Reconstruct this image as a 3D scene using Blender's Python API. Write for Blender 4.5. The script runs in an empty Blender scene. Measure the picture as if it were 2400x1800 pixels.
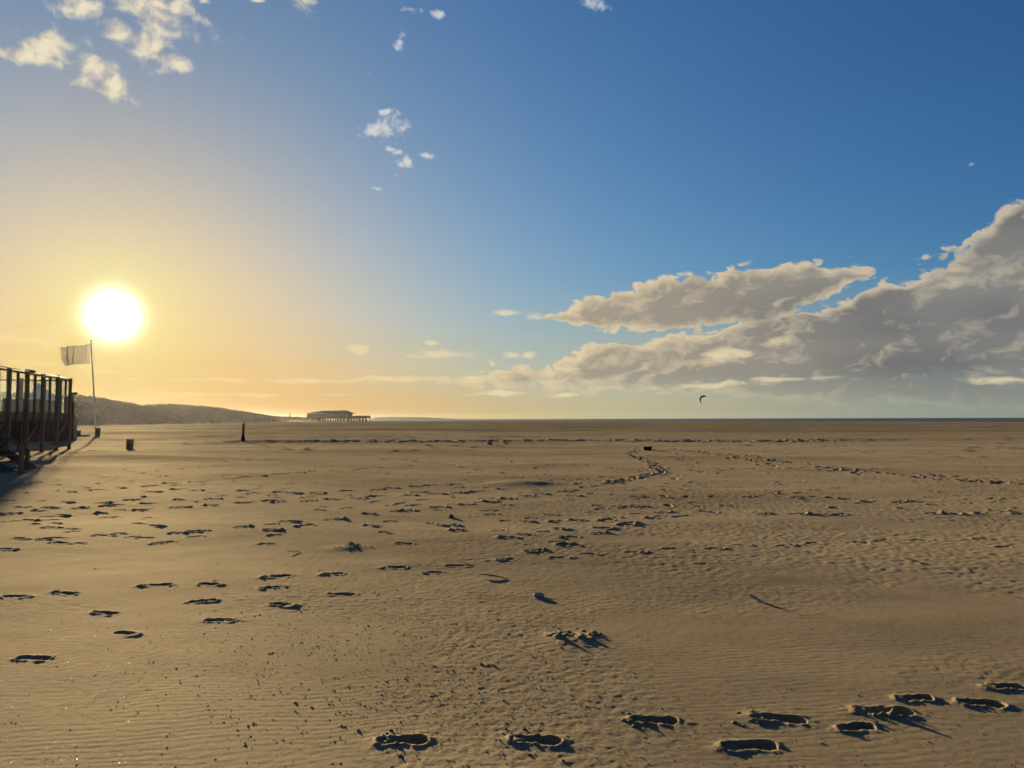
import bpy, bmesh, math, random
import numpy as np
from mathutils import Vector, Matrix
R = math.radians
sc = bpy.context.scene
COL = sc.collection
random.seed(7)

# ------------------------------------------------------------------ camera
FPX, CAM_H, PITCH = 1803.0, 1.65, R(2.55)      # focal length in pixels of the 2400 px wide photograph
cam = bpy.data.cameras.new('camera'); camo = bpy.data.objects.new('camera', cam); COL.objects.link(camo)
cam.sensor_width = 36.0; cam.lens = FPX / 2400 * 36
cam.clip_start = 0.05; cam.clip_end = 30000
camo.matrix_world = Matrix.Translation((0, 0, CAM_H)) @ Matrix.Rotation(R(90) + PITCH, 4, 'X') @ Matrix.Rotation(R(-0.17), 4, 'Z')
sc.camera = camo

_cm = camo.matrix_world.to_3x3()
def pix_dir(x, y):
    return _cm @ Vector(((x - 1200) / FPX, (900 - y) / FPX, -1.0))
def pix_ang(x, y):
    d = pix_dir(x, y).normalized()
    return math.degrees(math.atan2(d.x, d.y)), math.degrees(math.asin(d.z))
def gpt(x, y, z=0.0):                          # the point at height z seen there
    d = pix_dir(x, y); t = (z - CAM_H) / d.z
    return (d.x * t, d.y * t)
def wpt(x, y, Y):                              # the point at depth Y seen there
    d = pix_dir(x, y); t = Y / d.y
    return Vector((d.x * t, Y, CAM_H + d.z * t))

# ------------------------------------------------------------------ exposure, sun, sky
EXPO = 1.35
vs = sc.view_settings
vs.view_transform = 'Standard'; vs.look = 'None'; vs.gamma = 1; vs.use_curve_mapping = False; vs.exposure = EXPO
SUN_AZ, SUN_EL = (R(a) for a in pix_ang(265, 740))
SUN = Vector((math.sin(SUN_AZ) * math.cos(SUN_EL), math.cos(SUN_AZ) * math.cos(SUN_EL), math.sin(SUN_EL)))
sl = bpy.data.lights.new('sun', 'SUN'); sl.energy = 5.0; sl.angle = R(0.55); sl.color = (1.0, 0.78, 0.47)
so = bpy.data.objects.new('sun', sl); COL.objects.link(so)
so.rotation_euler = (-SUN).to_track_quat('-Z', 'Y').to_euler(); so.location = (0, 0, 50)

class NG:
    """small helper that writes node networks"""
    def __init__(s, nt, dim=None): s.nt = nt; s.n = nt.nodes; s.l = nt.links; s.dim = dim
    def put(s, sock, v):
        if isinstance(v, bpy.types.NodeSocket): s.l.new(v, sock)
        elif v is not None: sock.default_value = v
    def m(s, op, a, b=None, c=None, clamp=False):
        n = s.n.new('ShaderNodeMath'); n.operation = op; n.use_clamp = clamp
        s.put(n.inputs[0], a); s.put(n.inputs[1], b); s.put(n.inputs[2], c)
        return n.outputs[0]
    def vm(s, op, a, b=None, scale=None):
        n = s.n.new('ShaderNodeVectorMath'); n.operation = op
        s.put(n.inputs[0], a); s.put(n.inputs[1], b)
        if scale is not None: s.put(n.inputs['Scale'], scale)
        return n.outputs['Value'] if op in ('DOT_PRODUCT', 'LENGTH') else n.outputs[0]
    def xyz(s, x, y, z=0.0):
        n = s.n.new('ShaderNodeCombineXYZ')
        for i, v in enumerate((x, y, z)): s.put(n.inputs[i], v)
        return n.outputs[0]
    def sep(s, v):
        n = s.n.new('ShaderNodeSeparateXYZ'); s.put(n.inputs[0], v); return n.outputs
    def noise(s, vec, scale, detail=4, rough=.5, lac=2.0, dist=0.0, out='Fac', dim='3D'):
        n = s.n.new('ShaderNodeTexNoise'); n.noise_dimensions = s.dim or dim; s.put(n.inputs['Vector'], vec)
        n.inputs['Scale'].default_value = scale; n.inputs['Detail'].default_value = detail
        n.inputs['Roughness'].default_value = rough; n.inputs['Lacunarity'].default_value = lac
        n.inputs['Distortion'].default_value = dist
        return n.outputs[out]
    def vor(s, vec, scale, feature='F1', out='Distance', rnd=1.0):
        n = s.n.new('ShaderNodeTexVoronoi'); s.put(n.inputs['Vector'], vec); n.feature = feature
        n.inputs['Scale'].default_value = scale; n.inputs['Randomness'].default_value = rnd
        return n.outputs[out]
    def ramp(s, v, lo, hi, a=0.0, b=1.0, smooth=True):
        n = s.n.new('ShaderNodeMapRange'); n.interpolation_type = 'SMOOTHSTEP' if smooth else 'LINEAR'
        s.put(n.inputs[0], v); s.put(n.inputs[1], lo); s.put(n.inputs[2], hi); s.put(n.inputs[3], a); s.put(n.inputs[4], b)
        return n.outputs[0]
    def mix(s, f, a, b, kind='MIX'):
        n = s.n.new('ShaderNodeMix'); n.data_type = 'RGBA'; n.blend_type = kind; n.clamp_factor = True
        s.put(n.inputs[0], f)
        for sock, v in ((n.inputs[6], a), (n.inputs[7], b)):
            s.put(sock, (*v, 1.0) if isinstance(v, (tuple, list)) and len(v) == 3 else v)
        return n.outputs[2]
    def curve(s, v, pts):
        n = s.n.new('ShaderNodeFloatCurve'); c = n.mapping.curves[0]
        pts = sorted(pts)
        c.points[0].location = pts[0]; c.points[1].location = pts[-1]
        for p in pts[1:-1]: c.points.new(*p)
        for p in c.points: p.handle_type = 'AUTO_CLAMPED'
        n.mapping.update(); s.put(n.inputs['Value'], v)
        return n.outputs[0]
def lin(*c): return tuple(((v / 255 + .055) / 1.055) ** 2.4 for v in c)

world = bpy.data.worlds.new('World'); sc.world = world; world.use_nodes = True
def build_world():
    nt = world.node_tree; g = NG(nt, '2D'); bg = nt.nodes['Background']
    sky = nt.nodes.new('ShaderNodeTexSky'); sky.sky_type = 'NISHITA'; sky.sun_disc = False
    sky.sun_elevation = SUN_EL; sky.sun_rotation = SUN_AZ; sky.air_density = 1; sky.dust_density = 1; sky.ozone_density = 3
    d = nt.nodes.new('ShaderNodeTexCoord').outputs['Generated']
    x, y, z = g.sep(d)
    az = g.m('MULTIPLY', g.m('ARCTAN2', x, y), 57.29578)
    el = g.m('MULTIPLY', g.m('ARCSINE', z), 57.29578)
    elp = g.m('MAXIMUM', el, 0.0)
    th = g.m('MULTIPLY', g.m('ARCCOSINE', g.m('MINIMUM', g.vm('DOT_PRODUCT', d, tuple(SUN)), 1.0)), 57.29578)
    ex = lambda v, k: g.m('EXPONENT', g.m('MULTIPLY', v, -1.0 / k))
    g3, e1 = ex(th, 40), ex(elp, 5)
    F = [ex(th, 5), ex(th, 14), g3, e1, ex(elp, 18), g.m('MULTIPLY', g3, e1)]
    # the clear sky: the physical sky's radiance, compressed and warmed towards the sun as the exposure shows it
    W = [(-4.432, 0.882, 1.054, -3.637, 4.283, 2.322, 0.641, -5.391),
         (-3.237, 0.352, 1.034, -2.322, 2.939, 1.085, 1.307, -3.520),
         (-2.119, 0.155, 0.915, -2.979, 2.476, 0.051, 1.111, -3.367)]
    sepc = nt.nodes.new('ShaderNodeSeparateColor'); nt.links.new(sky.outputs[0], sepc.inputs[0])
    chans = []
    for c in range(3):
        acc = g.m('MULTIPLY_ADD', g.m('LOGARITHM', g.m('MAXIMUM', sepc.outputs[c], 0.02), math.e), W[c][1], W[c][0])
        for f, w in zip(F, W[c][2:]): acc = g.m('MULTIPLY_ADD', f, w, acc)
        chans.append(g.m('EXPONENT', acc))
    base = g.xyz(*chans)
    gray = g.vm('DOT_PRODUCT', base, (.25, .6, .15))
    base = g.mix(.08, base, g.xyz(gray, gray, gray))
    # the sun and its aureole
    core = g.m('EXPONENT', g.m('MULTIPLY', g.m('POWER', g.m('DIVIDE', th, 1.25), 2.2), -1.0))
    halo = g.m('EXPONENT', g.m('MULTIPLY', g.m('POWER', g.m('DIVIDE', th, 4.2), 2.0), -1.0))
    base = g.vm('ADD', base, g.vm('SCALE', (1.0, .93, .75), scale=g.m('MULTIPLY', core, 5.0)))
    base = g.vm('ADD', base, g.vm('SCALE', (.06, .05, .02), scale=halo))
    q = g.xyz(az, el, 0.0)
    # ---- a thin grey sheet of cloud low over the sea, then the cloud bank in front of it
    va0 = g.m('MULTIPLY', g.m('MULTIPLY', g.ramp(az, -6, 22), g.ramp(el, 10.5, 3.5)), g.ramp(g.noise(g.vm('MULTIPLY', q, (.03, .5, 1)), 1.0, 4, .5), .2, .7, .55, .95))
    base0 = base
    base = g.mix(g.m('MULTIPLY', va0, .85), base, g.mix(g.ramp(az, 3, 32), lin(196, 180, 146), lin(142, 140, 132)))
    warp = g.noise(g.vm('MULTIPLY', q, (.5, 1.0, 1.0)), .55, 2, .55, out='Color')
    qw = g.vm('ADD', q, g.vm('MULTIPLY', g.vm('SUBTRACT', warp, (.5, .5, .5)), (2.6, 1.5, 0)))
    qs = g.vm('MULTIPLY', qw, (.62, 1.1, 1.0))
    n1 = g.noise(qs, .36, 7, .62)
    n2 = g.noise(g.vm('ADD', qs, (-.45, .40, 0)), .36, 7, .62)      # the same field one step towards the sun
    def cells(v, sc_):
        n = nt.nodes.new('ShaderNodeTexVoronoi'); n.voronoi_dimensions = '2D'; n.feature = 'SMOOTH_F1'; n.inputs['Scale'].default_value = sc_; n.inputs['Smoothness'].default_value = .35
        nt.links.new(v, n.inputs['Vector']); return n.outputs['Distance']
    bil = g.m('ADD', g.m('MULTIPLY', g.m('SUBTRACT', .42, cells(qs, .95)), .9), g.m('MULTIPLY', g.m('SUBTRACT', .42, cells(qs, 2.3)), .45))
    nbig = g.noise(g.vm('MULTIPLY', q, (.4, 1.0, 1.0)), .16, 3, .5)
    u = g.m('DIVIDE', g.m('ADD', az, 10.0), 100.0, clamp=True)
    def line(pts, left, right):
        out = [(0.0, left)]
        for p in pts:
            a, e = pix_ang(*p); out.append(((a + 10) / 100, max(0, e) / 40))
        a0 = out[1][0]; out.insert(1, (a0 - .012, left))
        if right is not None: out += [(out[-1][0] + .012, right), (1.0, right)]
        return g.m('MULTIPLY', g.curve(u, out), 40.0)
    def layer(top, bot, st, sb, amp, right_t=None, right_b=None):
        t = line(top, 0.0, right_t); b = line(bot, .9, right_b)
        m = g.m('MINIMUM', g.m('DIVIDE', g.m('SUBTRACT', t, el), st), g.m('DIVIDE', g.m('SUBTRACT', el, b), sb))
        m = g.m('MINIMUM', m, 1.6)
        return g.m('ADD', g.m('MULTIPLY_ADD', g.m('SUBTRACT', n1, .5), amp, m), bil)
    A = layer([(1270, 742), (1340, 712), (1400, 690), (1520, 660), (1640, 648), (1760, 622), (1840, 614), (1960, 622), (2020, 622), (2060, 645)],
              [(1270, 752), (1400, 778), (1520, 785), (1650, 775), (1780, 765), (1900, 722), (1990, 684), (2060, 650)], .9, .8, 3.2, 0.0, .9)
    B = layer([(1040, 882), (1160, 862), (1300, 835), (1390, 812), (1470, 788), (1560, 770), (1640, 758), (1740, 738), (1860, 730), (1940, 716), (1990, 684), (2080, 646),
               (2140, 638), (2220, 592), (2290, 562), (2325, 540), (2350, 500), (2400, 465), (2550, 380), (2900, 300)],
              [(1040, 896), (1260, 912), (1400, 920), (1600, 925), (1800, 940), (2400, 958), (2900, 965)], 1.2, .7, 3.4, .36, .01)
    AB = g.m('MAXIMUM', A, B)
    alpha = g.ramp(AB, -.07, .32)
    thick = g.m('MULTIPLY', g.ramp(AB, .06, 1.25), g.m('MULTIPLY_ADD', g.ramp(az, 2, 22), .32, .72))
    side = g.m('MULTIPLY', g.m('SUBTRACT', n1, n2), 3.2)
    lit = g.m('ADD', g.m('SUBTRACT', 1.0, g.m('MULTIPLY', thick, 1.05)), side)
    lit = g.m('ADD', lit, g.m('MULTIPLY', bil, .35))
    lit = g.m('ADD', lit, g.m('MULTIPLY', g.m('SUBTRACT', nbig, .5), .9), clamp=True)
    far = g.ramp(az, 3, 32)                                             # the lit side pales away from the sun
    c_lit = g.mix(far, lin(222, 203, 166), lin(192, 181, 160))
    c_shd = g.mix(far, lin(164, 155, 138), g.mix(g.ramp(nbig, .3, .7), lin(106, 108, 111), lin(134, 133, 130)))
    ccol = g.mix(lit, c_shd, c_lit)
    low = g.ramp(el, .3, 3.6)                                          # the lowest clouds fade into the air
    alpha = g.m('MULTIPLY', alpha, g.m('MULTIPLY_ADD', low, .75, .25))
    ccol = g.mix(g.m('MULTIPLY', g.m('SUBTRACT', 1.0, low), .55), ccol, base)
    colr = g.mix(alpha, base, ccol)
    # ---- small clouds
    def puffs(lst, nz_scale, amp, lo, hi, stretch=(1.0, 1.25, 1.0), rough=.55):
        acc = None
        for (px, py, rx, ry, rot) in lst:
            a, e = pix_ang(px, py); k = 57.3 / FPX
            mp = nt.nodes.new('ShaderNodeMapping'); mp.vector_type = 'TEXTURE'
            mp.inputs['Location'].default_value = (a, e, 0); mp.inputs['Rotation'].default_value = (0, 0, R(rot))
            mp.inputs['Scale'].default_value = (rx * k, ry * k, 1)
            nt.links.new(q, mp.inputs['Vector'])
            v = g.m('SUBTRACT', 1.0, g.vm('LENGTH', mp.outputs[0]))
            acc = v if acc is None else g.m('MAXIMUM', acc, v)
        acc = g.m('MAXIMUM', acc, -1.5)
        w2 = g.noise(q, nz_scale * .6, 1, .5, out='Color')
        qq = g.vm('MULTIPLY', g.vm('ADD', q, g.vm('SCALE', g.vm('SUBTRACT', w2, (.5, .5, .5)), scale=.8 / nz_scale)), stretch)
        nn = g.noise(qq, nz_scale, 6, rough)
        nd = g.noise(g.vm('ADD', qq, (.25 / nz_scale, -.35 / nz_scale, 0)), nz_scale, 6, rough)
        dd = g.m('MULTIPLY_ADD', g.m('SUBTRACT', nn, .5), amp, acc)
        return g.ramp(dd, lo, hi), g.m('SUBTRACT', nn, nd), dd
    al, sd, dd = puffs([(330, 0, 150, 60, -10), (190, 2, 85, 38, 0), (415, 25, 45, 40, 0), (285, 75, 62, 34, -20), (350, 110, 72, 40, -35), (415, 145, 50, 30, -55), (110, 105, 78, 38, 12), (30, 125, 55, 18, 5), (90, 138, 60, 16, 0),
                        (225, 172, 70, 36, -15), (265, 205, 58, 34, -35), (715, 5, 42, 36, -30), (480, 4, 18, 10, 0), (600, 0, 22, 8, 0)], .62, 2.3, .02, 1.0)
    lit2 = g.m('ADD', g.m('MULTIPLY', sd, 2.5), .72, clamp=True)
    c2 = g.mix(lit2, lin(176, 168, 168), lin(246, 232, 196))
    colr = g.mix(g.m('MULTIPLY', al, .85), colr, c2)
    al, sd, dd = puffs([(900, 300, 62, 30, 20), (905, 262, 24, 9, 25), (943, 386, 40, 16, 20), (922, 352, 22, 8, -10), (998, 364, 22, 9, 0), (935, 103, 22, 14, 40),
                        (1030, 33, 22, 10, 5), (965, 22, 30, 8, 0), (880, 440, 16, 6, 0), (1390, 8, 44, 16, -20), (865, 174, 10, 6, 0), (2275, 386, 10, 8, 0)], .95, 3.6, .0, 1.3, rough=.58)
    colr = g.mix(g.m('MULTIPLY', al, .72), colr, g.mix(g.ramp(az, -12, 10), lin(232, 228, 220), lin(200, 208, 220)))
    al, sd, dd = puffs([(1190, 733, 40, 9, 0), (1255, 742, 34, 9, 0), (835, 820, 34, 12, -5), (1035, 830, 84, 13, 0), (1010, 803, 16, 6, 0), (1195, 831, 24, 9, 0), (1238, 832, 18, 9, 0),
                        (960, 888, 190, 9, 1), (1090, 886, 60, 12, 5), (700, 893, 220, 7, 0), (500, 890, 160, 6, 0), (1160, 922, 110, 8, 0), (1330, 925, 80, 7, 0), (40, 796, 110, 12, -4),
                        (90, 850, 90, 8, -4), (240, 870, 90, 5, 0), (1640, 903, 130, 12, 0), (1850, 888, 90, 6, 0), (2350, 890, 70, 9, 0), (1700, 832, 60, 20, 0), (1820, 800, 50, 12, 5), (560, 925, 200, 6, 0), (1330, 866, 30, 10, 0)], .7, 2.8, -.1, 1.0, stretch=(.6, 2.0, 1.0))
    colr = g.mix(g.m('MULTIPLY', al, g.m('MULTIPLY_ADD', g.ramp(th, 8, 20), .35, .3)), colr, g.mix(g.ramp(az, -25, 0), lin(255, 224, 160), lin(240, 222, 178)))
    # thin veil of cirrus low over the left half
    vn = g.noise(g.vm('MULTIPLY', q, (.05, .9, 1)), 1.0, 6, .55)
    va = g.m('MULTIPLY', g.ramp(vn, .5, .8), g.m('MULTIPLY', g.ramp(el, 1.0, 3.0), g.ramp(el, 8.5, 4.5)))
    colr = g.mix(g.m('MULTIPLY', va, .3), colr, g.vm('MULTIPLY', base, (.98, .86, .70)))
    colr = g.vm('MAXIMUM', colr, (0, 0, 0))
    nt.links.new(g.vm('SCALE', colr, scale=10.0 / 2 ** EXPO), bg.inputs[0]); bg.inputs[1].default_value = 0.1
build_world()

world.cycles.sampling_method = 'MANUAL'; world.cycles.sample_map_resolution = 512
cy = sc.cycles
cy.max_bounces = 4; cy.diffuse_bounces = 2; cy.glossy_bounces = 2; cy.transmission_bounces = 4; cy.transparent_max_bounces = 6; cy.volume_bounces = 0
cy.use_adaptive_sampling = True; cy.adaptive_threshold = .02; cy.use_denoising = True; cy.sample_clamp_indirect = 3.0

# ------------------------------------------------------------------ helpers
def tag(o, label=None, cat=None, group=None, kind=None):
    for k, v in (('label', label), ('category', cat), ('group', group), ('kind', kind)):
        if v is not None: o[k] = v
    return o
def new_mat(name):
    m = bpy.data.materials.new(name); m.use_nodes = True
    return m, NG(m.node_tree), m.node_tree.nodes['Principled BSDF']
def rough_mat(name, c1, c2, rough=.8, scale=3.0, stretch=(1, 1, 1), bump=.3, bscale=40, spec=.3, detail=6):
    m, g, p = new_mat(name)
    co = m.node_tree.nodes.new('ShaderNodeTexCoord').outputs['Object']
    v = g.vm('MULTIPLY', co, stretch)
    n = g.noise(v, scale, detail, .6)
    g.put(p.inputs['Base Color'], g.mix(g.ramp(n, .3, .7), c1, c2))
    p.inputs['Roughness'].default_value = rough; p.inputs['Specular IOR Level'].default_value = spec
    b = m.node_tree.nodes.new('ShaderNodeBump'); b.inputs['Strength'].default_value = bump; b.inputs['Distance'].default_value = .01
    g.put(b.inputs['Height'], g.noise(v, bscale, 5, .6)); g.put(p.inputs['Normal'], b.outputs[0])
    return m
class MB:
    """collects boxes, bars and tubes; build() links them as ONE mesh object"""
    def __init__(s): s.v = []; s.f = []
    def raw(s, v, f):
        b = len(s.v); s.v += [tuple(p) for p in v]; s.f += [tuple(i + b for i in q) for q in f]; return s
    def hexa(s, P):                            # eight corners, bottom ring then top ring
        return s.raw(P, [(3, 2, 1, 0), (4, 5, 6, 7), (0, 1, 5, 4), (1, 2, 6, 5), (2, 3, 7, 6), (3, 0, 4, 7)])
    def box(s, x0, x1, y0, y1, z0, z1):
        return s.hexa([(x0, y0, z0), (x1, y0, z0), (x1, y1, z0), (x0, y1, z0), (x0, y0, z1), (x1, y0, z1), (x1, y1, z1), (x0, y1, z1)])
    def bar(s, a, b, w, h, up=(0, 0, 1)):
        a, b, up = Vector(a), Vector(b), Vector(up); d = (b - a).normalized()
        sx = d.cross(up)
        if sx.length < 1e-4: sx = Vector((1, 0, 0))
        sx.normalize(); uy = sx.cross(d).normalized(); sx *= w / 2; uy *= h / 2
        return s.hexa([a - sx - uy, a + sx - uy, b + sx - uy, b - sx - uy, a - sx + uy, a + sx + uy, b + sx + uy, b - sx + uy])
    def tube(s, pts, rad, n=10, caps=True):
        pts = [Vector(p) for p in pts]; rad = rad if isinstance(rad, (list, tuple)) else [rad] * len(pts)
        b0 = len(s.v)
        for i, p in enumerate(pts):
            t = (pts[min(i + 1, len(pts) - 1)] - pts[max(i - 1, 0)]).normalized()
            a = t.orthogonal() if i == 0 else (a - t * a.dot(t))
            a.normalize(); c = t.cross(a)
            s.v += [tuple(p + (a * math.cos(2 * math.pi * k / n) + c * math.sin(2 * math.pi * k / n)) * rad[i]) for k in range(n)]
        for i in range(len(pts) - 1):
            for k in range(n):
                s.f.append((b0 + i * n + k, b0 + i * n + (k + 1) % n, b0 + (i + 1) * n + (k + 1) % n, b0 + (i + 1) * n + k))
        if caps:
            s.f.append(tuple(b0 + k for k in range(n))[::-1]); s.f.append(tuple(b0 + (len(pts) - 1) * n + k for k in range(n)))
        return s
    def build(s, name, mat, parent=None, smooth=False, bevel=0.0):
        me = bpy.data.meshes.new(name); me.from_pydata(s.v, [], s.f)
        me.materials.append(mat)
        if smooth: me.polygons.foreach_set('use_smooth', [True] * len(me.polygons))
        o = bpy.data.objects.new(name, me); COL.objects.link(o); o.parent = parent
        if bevel:
            md = o.modifiers.new('bevel', 'BEVEL'); md.width = bevel; md.segments = 2; md.limit_method = 'ANGLE'
        me.update(); return o
def empty(name, loc, rz=0.0):
    o = bpy.data.objects.new(name, None); COL.objects.link(o); o.location = loc; o.rotation_euler = (0, 0, rz); o.empty_display_size = .2
    return o

_rng = np.random.default_rng(11)
_perm = _rng.permutation(1024).astype(np.int32); _ga = _rng.random(1024).astype(np.float32) * 2 * np.pi
_gx, _gy = np.cos(_ga), np.sin(_ga)
def perlin(x, y, seed=0):
    x = np.asarray(x, np.float32); y = np.asarray(y, np.float32)
    xi = np.floor(x).astype(np.int32); yi = np.floor(y).astype(np.int32); xf = x - xi; yf = y - yi
    def gr(ix, iy, dx, dy):
        h = _perm[(_perm[(ix + seed * 37) & 1023] + iy) & 1023]
        return _gx[h] * dx + _gy[h] * dy
    u = xf * xf * xf * (xf * (xf * 6 - 15) + 10); v = yf * yf * yf * (yf * (yf * 6 - 15) + 10)
    a = gr(xi, yi, xf, yf); b = gr(xi + 1, yi, xf - 1, yf); c = gr(xi, yi + 1, xf, yf - 1); d = gr(xi + 1, yi + 1, xf - 1, yf - 1)
    return ((a + (b - a) * u) * (1 - v) + (c + (d - c) * u) * v) * 1.5
def fbm(x, y, octv=4, seed=0, gain=.5):
    s = 0; a = 1.0
    for i in range(octv): s = s + a * perlin(x * 2 ** i, y * 2 ** i, seed + i * 3); a *= gain
    return s
def sst(a, b, x):
    t = np.clip((x - a) / (b - a), 0, 1); return t * t * (3 - 2 * t)

# ------------------------------------------------------------------ the beach
def steps(r0, r1, k): n = max(2, int(round(math.log(r1 / r0) / k))); return list(np.exp(np.linspace(math.log(r0), math.log(r1), n, endpoint=False)))
ROWS = np.array(steps(.3, 3.3, .04) + steps(3.3, 8, .0021) + steps(8, 20, .0028) + steps(20, 75, .004) + steps(75, 2200, .016) + [2200.0])
FINE = np.arange(-R(38.5), R(38.5), .0016)
_rest = np.linspace(R(38.5) + .02, 2 * math.pi - R(38.5) - .02, 140)
COLS = np.concatenate([FINE, _rest]); NF = len(FINE); NR, NC = len(ROWS), len(COLS)
GX = (ROWS[:, None] * np.sin(COLS)[None, :]).astype(np.float32); GY = (ROWS[:, None] * np.cos(COLS)[None, :]).astype(np.float32)
GR = np.broadcast_to(ROWS[:, None], GX.shape).astype(np.float32)
def slope(x, y):
    c = .749 * x + .663 * y
    return -2.2 * sst(40, 1150, c) * 1.55 - .004 * np.maximum(c - 806, 0)
def relief(x, y, r):
    big = fbm(x / 34 + 3.1, y / 22, 2, 1) * .16 * sst(14, 60, r) * (1 - sst(120, 400, r))
    mid = perlin(x / 4.5 + y / 30, y / 2.6, 4) * .022 * sst(4.5, 11, r) * (1 - sst(60, 160, r))
    sm = fbm(x / 1.1, y / .75, 2, 9) * .0045 * sst(3.5, 6, r)
    far = (perlin(x / 11, y / 6.5, 12) * .055 + perlin(x / 4.5, y / 3.2, 14) * .02 * (1 - sst(150, 260, r))) * sst(50, 90, r) * (1 - sst(420, 800, r))
    return big + mid + sm + far
def bump_at(px, py, wx, wy, h):                # a low mound of drifted sand
    X, Y = gpt(px, py); return h * np.exp(-((GX - X) / wx) ** 2 - ((GY - Y) / wy) ** 2)
def rough_mask(x, y, r):                       # where the surface is pitted rather than smooth
    n = fbm(x / 2.6 + 7, y / 2.2, 3, 21) * .8
    zone = np.clip(.15 + .16 * x / np.maximum(r * .25, 1) , -.5, .9) * sst(5.5, 9, r) - .55 * sst(7, 4.3, r) * sst(-.2, 1.8, x) + .10
    patch = 1.2 * np.exp(-((x + .1) / .75) ** 2 - ((y - 5.6) / 1.6) ** 2) + .8 * np.exp(-((x - .3) / 1.6) ** 2 - ((y - 13) / 3.0) ** 2)
    return sst(.0, .55, n + zone + patch)
def build_heights():
    h = slope(GX, GY) + relief(GX, GY, GR)
    n0 = int(np.searchsorted(ROWS, 26)); sl_ = (slice(0, n0), slice(0, NF))
    x, y, r = GX[sl_], GY[sl_], GR[sl_]
    rm = rough_mask(x, y, r)
    pit = perlin(x / .06, y / .06, 31) * .0016 + np.abs(perlin(x / .14, y / .12, 33)) * .0032 + perlin(x / .03, y / .03, 35) * .0014 * (1 - sst(7, 12, r))
    h[sl_] += pit * (.06 + rm) * (1 + .3 * sst(8, 18, r)) + (perlin(x / .10, y / .12, 37) * .0052 + perlin(x / .055, y / .07, 39) * .0026) * rm * sst(6.5, 9.5, r) * sst(-3, 2, x)
    wx = perlin(x / .9, y / .6, 40) * .06 + perlin(x / .4, y / .28, 41) * .030 + perlin(x / .15, y / .11, 43) * .014
    ph = (y - .14 * x + wx) / .062 * 2 * np.pi
    rip = np.sin(ph) + .35 * np.sin(2 * ph + .8)
    amp = .0005 * (1 - sst(8, 11.5, r)) * (1 - .75 * rm) * (.35 + .65 * sst(-.5, .4, fbm(x / 1.7, y / 1.2, 2, 45)))
    h[sl_] += rip * amp
    h[sl_] += fbm(x / .06, y / .06, 2, 47) * .0009 * (1 - sst(6, 10, r))
    # mounds, drifted ridges
    for a in [(1195, 1136, .8, .7, .07), (1260, 1134, .6, .5, .05), (1345, 1500, .20, .17, .018), (815, 1284, .22, .2, .03), (1290, 1090, 1.6, 1.2, .06), (1450, 1100, 1.2, 1.5, .06),
              (930, 1320, .5, .5, .02), (260, 1075, 4.0, 1.6, .16), (60, 1100, 3.0, 1.4, .12), (430, 1062, 4.0, 2.2, .12), (1100, 1045, 5, 2, .12)]:
        h += bump_at(*a)
    # the churned strip of old tracks and weed that crosses the beach
    X, Y = GX, GY
    yc = 57.5 + .03 * X + 1.2 * perlin(X / 14, Y * 0 + .5, 51)
    band = np.exp(-((Y - yc) / 2.2) ** 2) * sst(-24, -19, X) * (1 - sst(20, 34, X)) + .8 * np.exp(-((Y - yc - 14) / 3.0) ** 2) * sst(-50, -40, X) * (1 - sst(-28, -20, X))
    ch = np.abs(perlin(X / 1.1, Y / .8, 53)) * .20 + np.abs(perlin(X / .5, Y / .5, 55)) * .14 - .07
    h += band * ch
    far = sst(26, 40, GR) * (1 - sst(75, 140, GR))
    h += far * (np.maximum(perlin(X / .9, Y / .8, 57) - .28, 0) * .10 * sst(-.1, .5, fbm(X / 7, Y / 5, 2, 59)))
    return h.astype(np.float32)
H = build_heights()

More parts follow.
